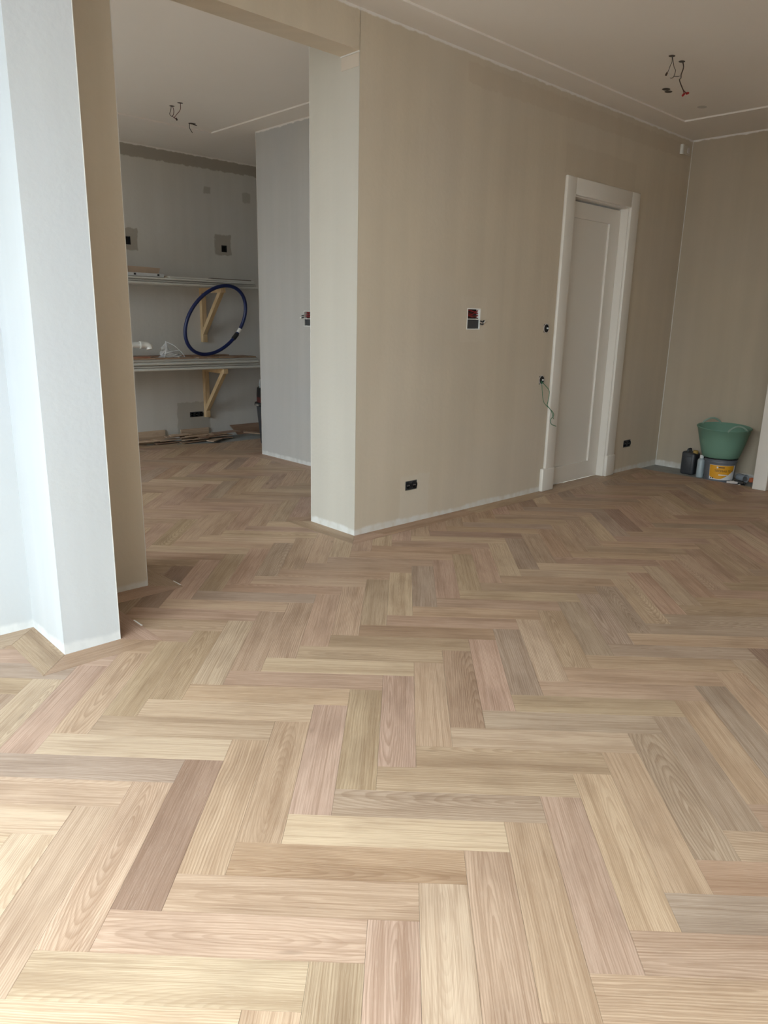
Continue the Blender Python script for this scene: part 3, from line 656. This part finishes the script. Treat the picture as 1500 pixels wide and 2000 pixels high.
# jerrycan
jx0, jx1, jy0, jy1 = 3.765, 3.90, -0.485, -0.358
jc = thing('jerrycan', (3.83, -0.42, ZS), 'dark grey plastic jerrycan with an ochre cap against the far wall', 'jerrycan')
b = box(jx0, jx1, jy0, jy1, ZS, ZS+0.215, bevel=0.020, seg=4)
for v in b.verts:
    if v.co.z > ZS+0.14 and v.co.y < -0.44: v.co.z -= 0.012
obj('can_body', b, M_DGREY, jc, smooth=50)
obj('side_panel', box(jx0-.003, jx0+.004, jy0+.028, jy1-.024, ZS+.03, ZS+.17, bevel=.003), M_DGREY, jc, smooth=True)
obj('carry_handle', tube([(3.80, -0.40, ZS+.212), (3.81, -0.40, ZS+.232), (3.86, -0.40, ZS+.232), (3.87, -0.40, ZS+.212)], 0.009), M_DGREY, jc, smooth=True)
obj('cap', lathe([(0.022, 0.0), (0.023, 0.004), (0.023, 0.026), (0.019, 0.030), (0.0005, 0.030)], (3.83, -0.462, ZS+.198), 24), M_CAPY, jc, smooth=True)
obj('black_bottle', lathe([(0.030, 0), (0.034, 0.004), (0.034, 0.155), (0.016, 0.18), (0.016, 0.20), (0.0005, 0.201)], (3.845, -0.528, ZS), 28), M_BLACK, None, smooth=True)
tag(bpy.data.objects['black_bottle'], 'black bottle half hidden between the jerrycan and the pale bottle', 'bottle')
bt = thing('bottle', (3.748, -0.560, ZS), 'pale grey-blue plastic bottle with a white cap in front of the pail', 'bottle')
obj('bottle_body', lathe([(0.028, 0), (0.033, 0.005), (0.033, 0.155), (0.029, 0.168), (0.017, 0.178), (0.015, 0.184), (0.0005, 0.184)], (3.748, -0.560, ZS), 32), M_BOT, bt, smooth=True)
obj('cap', lathe([(0.0175, 0.180), (0.018, 0.182), (0.018, 0.206), (0.015, 0.209), (0.0005, 0.209)], (3.748, -0.560, ZS), 24), M_WHITE, bt, smooth=True)
# hand tool: pale handle with a black jaw
tl = thing('hand_tool', (3.665, -0.930, ZS), 'pale handled black hand tool lying in front of the pail', 'tool')
obj('grip', tube([(3.630, -0.855, ZS+.018), (3.640, -0.880, ZS+.020), (3.655, -0.915, ZS+.021), (3.665, -0.935, ZS+.020)], [0.013]*5+[0.018]*5+[0.015]*6), M_SALMON, tl, smooth=True)
obj('jaw', tube([(3.660, -0.905, ZS+.025), (3.677, -0.940, ZS+.024), (3.695, -0.975, ZS+.020), (3.700, -0.990, ZS+.014)], [0.018]*5+[0.021]*5+[0.014]*6), M_BLACK, tl, smooth=True)
obj('guard', tube([(3.620, -0.855, ZS+.009), (3.625, -0.900, ZS+.008), (3.645, -0.945, ZS+.010), (3.665, -0.970, ZS+.016)], 0.007), M_BLACK, tl, smooth=True)
obj('nozzle', tube([(3.655, -0.960, ZS+.012), (3.637, -0.955, ZS+.010)], 0.008, soft=False), M_SALMON, tl, smooth=True)
cup = thing('clear_cup', (3.86, -0.91, ZS), 'crumpled clear plastic container lying behind the hand tool', 'container')
b = lathe([(0.030, 0.0), (0.031, 0.002), (0.037, 0.085), (0.040, 0.088), (0.036, 0.084), (0.029, 0.004), (0.0005, 0.003)], (0, 0, 0), 24)
b.transform(Matrix.Translation((3.87, -0.855, ZS+.040)) @ Matrix.Rotation(math.radians(-20), 4, 'Z') @ Matrix.Rotation(math.radians(94), 4, 'X'))
obj('cup_wall', b, M_CUP, cup, smooth=True)
b = lathe([(0.020, 0), (0.021, 0.004), (0.021, 0.012), (0.0005, 0.013)], (0, 0, 0), 20); b.transform(Matrix.Translation((3.845, -0.925, ZS+.030)) @ Matrix.Rotation(math.radians(80), 4, 'Y')); obj('lid_disc', b, M_CHROME, cup, smooth=True)
og = thing('orange_ball_cap', (3.905, -0.965, ZS), 'small orange plastic piece beside the white door post', 'piece')
obj('orange_body', lathe([(0.012, 0), (0.024, 0.006), (0.027, 0.02), (0.020, 0.036), (0.008, 0.042), (0.0005, 0.042)], (3.905, -0.965, ZS), 20), M_ORANGE, og, smooth=True)
obj('orange_rim', lathe([(0.027, 0.016), (0.031, 0.018), (0.031, 0.023), (0.027, 0.025)], (3.905, -0.965, ZS), 20, cap=False), M_ORANGE, og, smooth=True)

# ---------------------------------------------------------------- back wall: brackets, boards and what lies on them
def bracket(z_top, z_bot, label):
    t = thing('shelf_bracket', (1.295, Y4, z_bot), label, 'bracket', 'pine shelf brackets')
    x0, x1 = 1.268, 1.322
    obj('upright', box(x0, x1, Y4-0.048, Y4, z_bot, z_top, bevel=.001, seg=1), PINE, t)
    obj('arm', box(x0, x1, 3.592, Y4-0.048, z_top-0.05, z_top, bevel=.001, seg=1), PINE, t)
    b = bmesh.new(); ya, za, yb, zb = 3.675, z_top-0.05, Y4-0.048, z_top-0.415; d = Vector((0, yb-ya, zb-za)).normalized(); n = Vector((0, -d.z, d.y))*0.044
    p = [Vector((0, ya, za)), Vector((0, ya, za))-Vector((0, 0.062, 0)), Vector((0, yb, zb))+Vector((0, 0, -0.072)), Vector((0, yb, zb))]
    lo = [b.verts.new((x0+.004, q.y, q.z)) for q in p]; hi = [b.verts.new((x1-.004, q.y, q.z)) for q in p]
    b.faces.new(lo); b.faces.new(hi[::-1])
    for i in range(4): b.faces.new((lo[i], lo[(i+1) % 4], hi[(i+1) % 4], hi[i]))
    obj('brace', b, PINE, t)
bracket(0.785, 0.226, 'pine bracket with diagonal brace under the lower stack of boards')
bracket(1.620, 1.050, 'pine bracket with diagonal brace seen through the blue hoop')
def board(x0, x1, y0, y1, z0, z1, m, label, group, name='skirting_board', lip=True):
    b = bmesh.new(); h = z1-z0
    pr_ = [(y0+.016, z0), (y0+.016, z0+h*.10), (y0+.004, z0+h*.16), (y0, z0+h*.32), (y0, z0+h*.62), (y0+.006, z0+h*.74), (y0+.018, z0+h*.78), (y0+.020, z1), (y1, z1), (y1, z0)] if lip else [(y0, z0), (y0, z1), (y1, z1), (y1, z0)]
    A = [b.verts.new((x0, y, z)) for y, z in pr_]; B = [b.verts.new((x1, y, z)) for y, z in pr_]; n = len(pr_)
    b.faces.new(A); b.faces.new(B[::-1])
    for i in range(n): b.faces.new((A[i], A[(i+1) % n], B[(i+1) % n], B[i]))
    return tag(obj(name, b, m, origin=((x0+x1)/2, (y0+y1)/2, z0)), label, 'board', group)
GL, GU = 'long boards on the lower brackets', 'long boards on the upper brackets'
for k in range(4):
    board(-0.75+.03*k, 1.755-.012*k, 3.600+(0.0, .020, .006, .016)[k], 3.79, 0.785+.0285*k, 0.785+.0285*k+.0275, (M_PROF, M_PROF2)[k % 2], ('bottom', 'second lowest', 'third', 'top')[k]+' white primed moulding in the front stack on the lower brackets', GL)
    board(-0.70, 1.74, 3.800, 3.98, 0.785+.0285*k, 0.785+.0285*k+.0275, M_PROF, 'white primed board in the rear stack on the lower brackets', GL, lip=False)
for k in range(3):
    board(-0.80+.02*k, 1.735-.015*k, 3.600+(0.0, .018, .004)[k], 3.78, 1.620+.0235*k, 1.620+.0235*k+.0225, (M_PROF, M_PROF2)[k % 2], ('bottom', 'middle', 'top')[k]+' long white primed board in the front stack on the upper brackets', GU)
    board(-0.75, 1.72, 3.79, 3.97, 1.620+.0235*k, 1.620+.0235*k+.0225, M_PROF, 'white primed board in the rear stack on the upper brackets', GU, lip=False)
zt = 1.6905
board(0.70, 1.69, 3.615, 3.70, zt, zt+.012, M_PROF, 'thin pale strip on the upper boards, front one', GU, 'wood_strip', False)
board(0.72, 1.70, 3.710, 3.78, zt, zt+.016, M_CARD, 'thin brown strip on the upper boards behind the pale strip', GU, 'wood_strip', False)
board(1.18, 1.66, 3.620, 3.69, zt+.0125, zt+.0205, simple('dark_strip', (0.13, 0.10, 0.08), 0.6), 'short dark strip on the right end of the upper boards', GU, 'wood_strip', False)
al = thing('aluminium_profile', (0.20, 3.64, zt), 'pale metal profile with two square black holes on the upper boards', 'profile')
obj('rail', box(-0.50, 0.645, 3.612, 3.65, zt, zt+.031, bevel=.002), M_ALU, al)
for x in (0.345, 0.585): obj('square_hole', box(x-.011, x+.011, 3.6105, 3.613, zt+.008, zt+.025), M_BLACK, al)
b = box(-0.25, 0.63, 3.655, 3.665, 0, 0.10)
b = bmesh.new()
pp = [(-0.25, 0.0), (0.60, 0.0), (0.648, 0.085), (-0.25, 0.10)]
A = [b.verts.new((x, 3.660+z*0.35, zt+.002+z)) for x, z in pp]; B = [b.verts.new((x, 3.668+z*0.35, zt+.002+z)) for x, z in pp]
b.faces.new(A); b.faces.new(B[::-1])
for i in range(4): b.faces.new((A[i], A[(i+1) % 4], B[(i+1) % 4], B[i]))
tag(obj('hardboard_sheet', b, M_CARD, origin=(0.2, 3.664, zt)), 'brown hardboard sheet tipped up behind the metal profile', 'sheet')
# blue pipe hoop leaning on the upper boards
zl_ = 0.900
hp = thing('pipe_hoop', (1.165, 3.64, 0.925), 'large blue plastic pipe bent into a hoop standing on the lower boards', 'pipe hoop')
pts = []
for k in range(72):
    a = 2*math.pi*k/72-1.9
    x = 1.205+0.352*math.cos(a)+0.052*math.sin(a); z = 1.290+0.068*math.cos(a)+0.343*math.sin(a); s = (z-0.93)/0.72
    pts.append((x, 3.648-0.085*s, z))
obj('pipe', tube(pts, 0.0185, seg=12, closed=True, soft=False), M_BLUE, hp, smooth=True)
def hp_at(a): 
    x = 1.205+0.352*math.cos(a)+0.052*math.sin(a); z = 1.290+0.068*math.cos(a)+0.343*math.sin(a); s = (z-0.93)/0.72
    return Vector((x, 3.648-0.085*s, z))
obj('coupler', tube([hp_at(-0.78), hp_at(-0.70), hp_at(-0.60)], 0.0245, seg=12), M_BLACK, hp, smooth=True)
obj('white_tape', tube([hp_at(-0.56), hp_at(-0.50), hp_at(-0.44)], 0.0205, seg=12), M_WHITE, hp, smooth=True)
# wood offcuts: a generic plank piece with oak grain
def offcut(x0, x1, y0, y1, z0, z1, rot, tone, label, group, name='oak_offcut', tilt=(0, 0), cut=0.0):
    cx_, cy_ = (x0+x1)/2, (y0+y1)/2; l, w_ = (x1-x0)/2, (y1-y0)/2; rng = random.Random(repr((x0, y0, z0)))
    poly = [(-l, -w_), (l, -w_), (l-cut, w_), (-l+cut, w_)]
    me = wood_mesh([([poly], (1, 0), (0, 0), tone, (rng.random(), rng.random(), rng.random()), z1-z0)], name, z0=0.0)
    o = bpy.data.objects.new(name, me); col.objects.link(o); o.location = (cx_, cy_, z0); o.rotation_euler = (tilt[0], tilt[1], rot)
    return tag(o, label, 'offcut', group)
DT = (0.30, 0.19, 0.13); MT = (0.36, 0.25, 0.17); RT = (0.34, 0.16, 0.10); LT = (0.50, 0.37, 0.26)
GO = 'oak offcuts on the lower boards'; lbs = ['long oak offcut at the front edge of the lower boards, left of the hoop', 'oak offcut at the front edge of the lower boards, right end', 'dark oak offcut at the back of the lower boards, left part', 'dark oak offcut at the back of the lower boards, right end', 'reddish oak offcut at the left end of the lower boards under the white pipe']; nlb = 0
top = 0.8995
for (x0, x1, y0, y1, k, tn) in ((-0.1, 0.95, 3.63, 3.74, 0, MT), (1.0, 1.70, 3.625, 3.735, 0, MT), (-0.1, 0.9, 3.75, 3.86, 0, DT), (0.95, 1.68, 3.75, 3.86, 0, DT), (0.0, 0.47, 3.64, 3.74, 1, RT)):
    offcut(x0, x1, y0, y1, top+k*.0145, top+.0135+k*.0145, 0.0 if k else 0.01*(1 if x0 < .5 else -1), tn, lbs[nlb], GO); nlb += 1
offcut(0.02, 0.75, 3.76, 3.86, top+.0145, top+.028, 0.0, DT, 'dark oak offcut lying behind the reddish one on the lower boards', GO)
offcut(0.85, 1.45, 3.77, 3.86, top+.0145, top+.028, 0.02, DT, 'dark oak offcut lying behind the foot of the blue hoop', GO)
# white pipe with elbow
pv = thing('waste_pipe', (0.3, 3.69, 0.93), 'white plastic pipe with an elbow lying at the left end of the lower boards', 'pipe')
zz = 1.040
obj('pipe', tube([(-0.35, 3.69, zz), (0.40, 3.69, zz)], 0.029, seg=16, soft=False), M_WHITE, pv, smooth=True)
obj('elbow', tube([(0.385, 3.69, zz), (0.43, 3.69, zz), (0.462, 3.685, zz-.004), (0.480, 3.68, zz-.020), (0.484, 3.675, zz-.042)], 0.0325, seg=16), M_WHITE, pv, smooth=True)
obj('collar', tube([(0.385, 3.69, zz), (0.400, 3.69, zz)], 0.037, seg=16, soft=False), M_WHITE, pv, smooth=True)
obj('pipe_end', tube([(-0.35, 3.69, zz), (-0.375, 3.69, zz-.02), (-0.375, 3.69, 0.8995)], 0.029, seg=16), M_WHITE, pv, smooth=True)
# crumpled film bag
bag = thing('plastic_bag', (0.73, 3.70, 0.914), 'crumpled clear plastic bag beside the blue hoop on the lower boards', 'bag')
b = bmesh.new(); rng = random.Random(5); rows = []
for i in range(9):
    row = []
    for k in range(22):
        a = 2*math.pi*k/22; t_ = i/8; r_ = (0.125*(1-t_)**0.7+0.012)*(1+rng.uniform(-.22, .22))
        peak = 0.15*(0.65+0.35*math.cos(a-2.6))
        row.append(b.verts.new((0.735+r_*1.05*math.cos(a)-0.05*t_, 3.70+r_*0.42*math.sin(a), 0.9145+peak*t_**1.1*(1+rng.uniform(-.1, .1)))))
    rows.append(row)
for i in range(8):
    for k in range(22): b.faces.new((rows[i][k], rows[i][(k+1) % 22], rows[i+1][(k+1) % 22], rows[i+1][k]))
obj('film', b, M_BAG, bag)
b = bmesh.new()
for (p, q) in (((0.63, 3.66, 0.92), (0.665, 3.69, 1.075)), ((0.67, 3.69, 1.07), (0.80, 3.66, 0.985)), ((0.79, 3.66, 0.99), (0.855, 3.66, 0.918)), ((0.63, 3.66, 0.955), (0.80, 3.655, 0.985))): tube([p, ((p[0]+q[0])/2, 3.655, (p[2]+q[2])/2+.006), q], 0.0035, b, seg=5)
obj('fold', b, clear('film_fold', (0.85, 0.87, 0.9), 0.65), bag, smooth=True)

# standing leftover boards against the foot of the back wall
def standing(x0, x1, h, tone, label, slant=0.0, y=Y4, th=0.014):
    me = wood_mesh([([[(-(x1-x0)/2, 0), ((x1-x0)/2, 0), ((x1-x0)/2, h), (-(x1-x0)/2-slant, h)]], (1, 0), (0, 0), tone, (random.random(), 0.8, random.random()), th)], 'leaning_plank', z0=0.0)
    o = bpy.data.objects.new('leaning_plank', me); col.objects.link(o); o.location = ((x0+x1)/2, y-0.002-h*0.06, ZS+0.0005); o.rotation_euler = (math.radians(86.5), 0, 0)
    return tag(o, label, 'plank', 'leftover planks stood against the back wall')
standing(0.10, 0.775, 0.135, LT, 'oak plank stood on edge at the left of the back wall foot')
standing(0.965, 1.31, 0.120, LT, 'oak plank stood on edge below the triple socket')
standing(1.690, 1.990, 0.120, DT, 'dark oak plank with a slanted end stood against the back wall', slant=0.10)
o = offcut(1.50, 1.98, 3.71, 3.80, ZS+.012, ZS+.024, -0.55, MT, 'narrow oak strip leaning out over the screed beside the slanted plank', None, tilt=(0.0, 0.10)); o.location.z = ZS+0.036; o.location.x += 0.10; o.location.y -= 0.06
# loose pile of offcuts on the screed
rng = random.Random(11); G2 = 'pile of oak offcuts on the screed'
pile = [(0.30, .34, 3.915, 0, LT), (0.34, .30, 3.945, 1, MT), (0.70, .30, 3.885, 0, MT), (0.72, .30, 3.90, 1, DT), (0.74, .26, 3.895, 2, LT), (1.00, .34, 3.84, 0, MT), (1.02, .32, 3.85, 1, LT), (1.00, .30, 3.86, 2, MT),
        (1.03, .28, 3.855, 3, LT), (1.06, .24, 3.865, 4, MT), (1.32, .30, 3.83, 0, DT), (1.33, .30, 3.85, 1, MT), (1.30, .22, 3.86, 2, LT), (1.42, .36, 3.86, 3, DT), (1.18, .22, 3.70, 0, LT),
        (0.46, .34, 3.90, 2, LT), (0.40, .30, 3.92, 3, MT), (0.80, .24, 3.88, 3, MT), (0.86, .26, 3.87, 4, LT), (1.16, .26, 3.80, 1, DT)]
placed = []
for (xc, ln, yc, k, tn) in sorted(pile, key=lambda p: p[3]):
    ro = rng.uniform(-.12, .12) if yc > 3.75 else 0.6
    hx, hy = abs(ln/2*math.cos(ro))+abs(.05*math.sin(ro)), abs(ln/2*math.sin(ro))+abs(.05*math.cos(ro))
    yc = min(yc, Y4-0.03-hy); z0 = ZS+.0005
    for (ax_, bx_, ay_, by_, zt_) in placed:
        if xc-hx < bx_ and xc+hx > ax_ and yc-hy < by_ and yc+hy > ay_: z0 = max(z0, zt_+.0004)
    placed.append((xc-hx, xc+hx, yc-hy, yc+hy, z0+.0085))
    offcut(xc-ln/2, xc+ln/2, yc-0.05, yc+0.05, z0, z0+.0085, ro, tn, 'short oak offcut in the flat pile on the screed below the shelves', G2, cut=0.03)
# canister behind the inner wall corner
VX, VY = 1.618, 3.24
cn = thing('canister', (VX, VY, 0.0), 'dark canister with a red band and grey loop handle half hidden behind the inner wall', 'canister')
obj('drum', lathe([(0.105, 0.0), (0.112, 0.01), (0.150, 0.40), (0.150, 0.41)], (VX, VY, 0.0), 36), M_DGREY, cn, smooth=True)
obj('rim', lathe([(0.150, 0.405), (0.168, 0.412), (0.172, 0.425), (0.168, 0.445), (0.148, 0.450)], (VX, VY, 0.0), 36), M_BLACK, cn, smooth=True)
obj('red_band', lathe([(0.147, 0.450), (0.147, 0.505)], (VX, VY, 0.0), 36), simple('dark_red', (0.07, 0.014, 0.012), 0.5), cn, smooth=True)
obj('head', lathe([(0.146, 0.505), (0.148, 0.52), (0.142, 0.60), (0.10, 0.63), (0.0005, 0.635)], (VX, VY, 0.0), 36), M_BLACK, cn, smooth=True)
obj('clamp', box(VX-.178, VX-.150, VY-.03, VY+.03, 0.415, 0.437, bevel=.004), M_CHROME, cn, smooth=True)
obj('handle', tube([(VX-.125, VY, 0.60), (VX-.13, VY, 0.66), (VX-.10, VY, 0.695), (VX+.10, VY, 0.695), (VX+.13, VY, 0.66), (VX+.125, VY, 0.60)], 0.010), simple('grey_handle', (0.30, 0.31, 0.32), 0.4), cn, smooth=True)
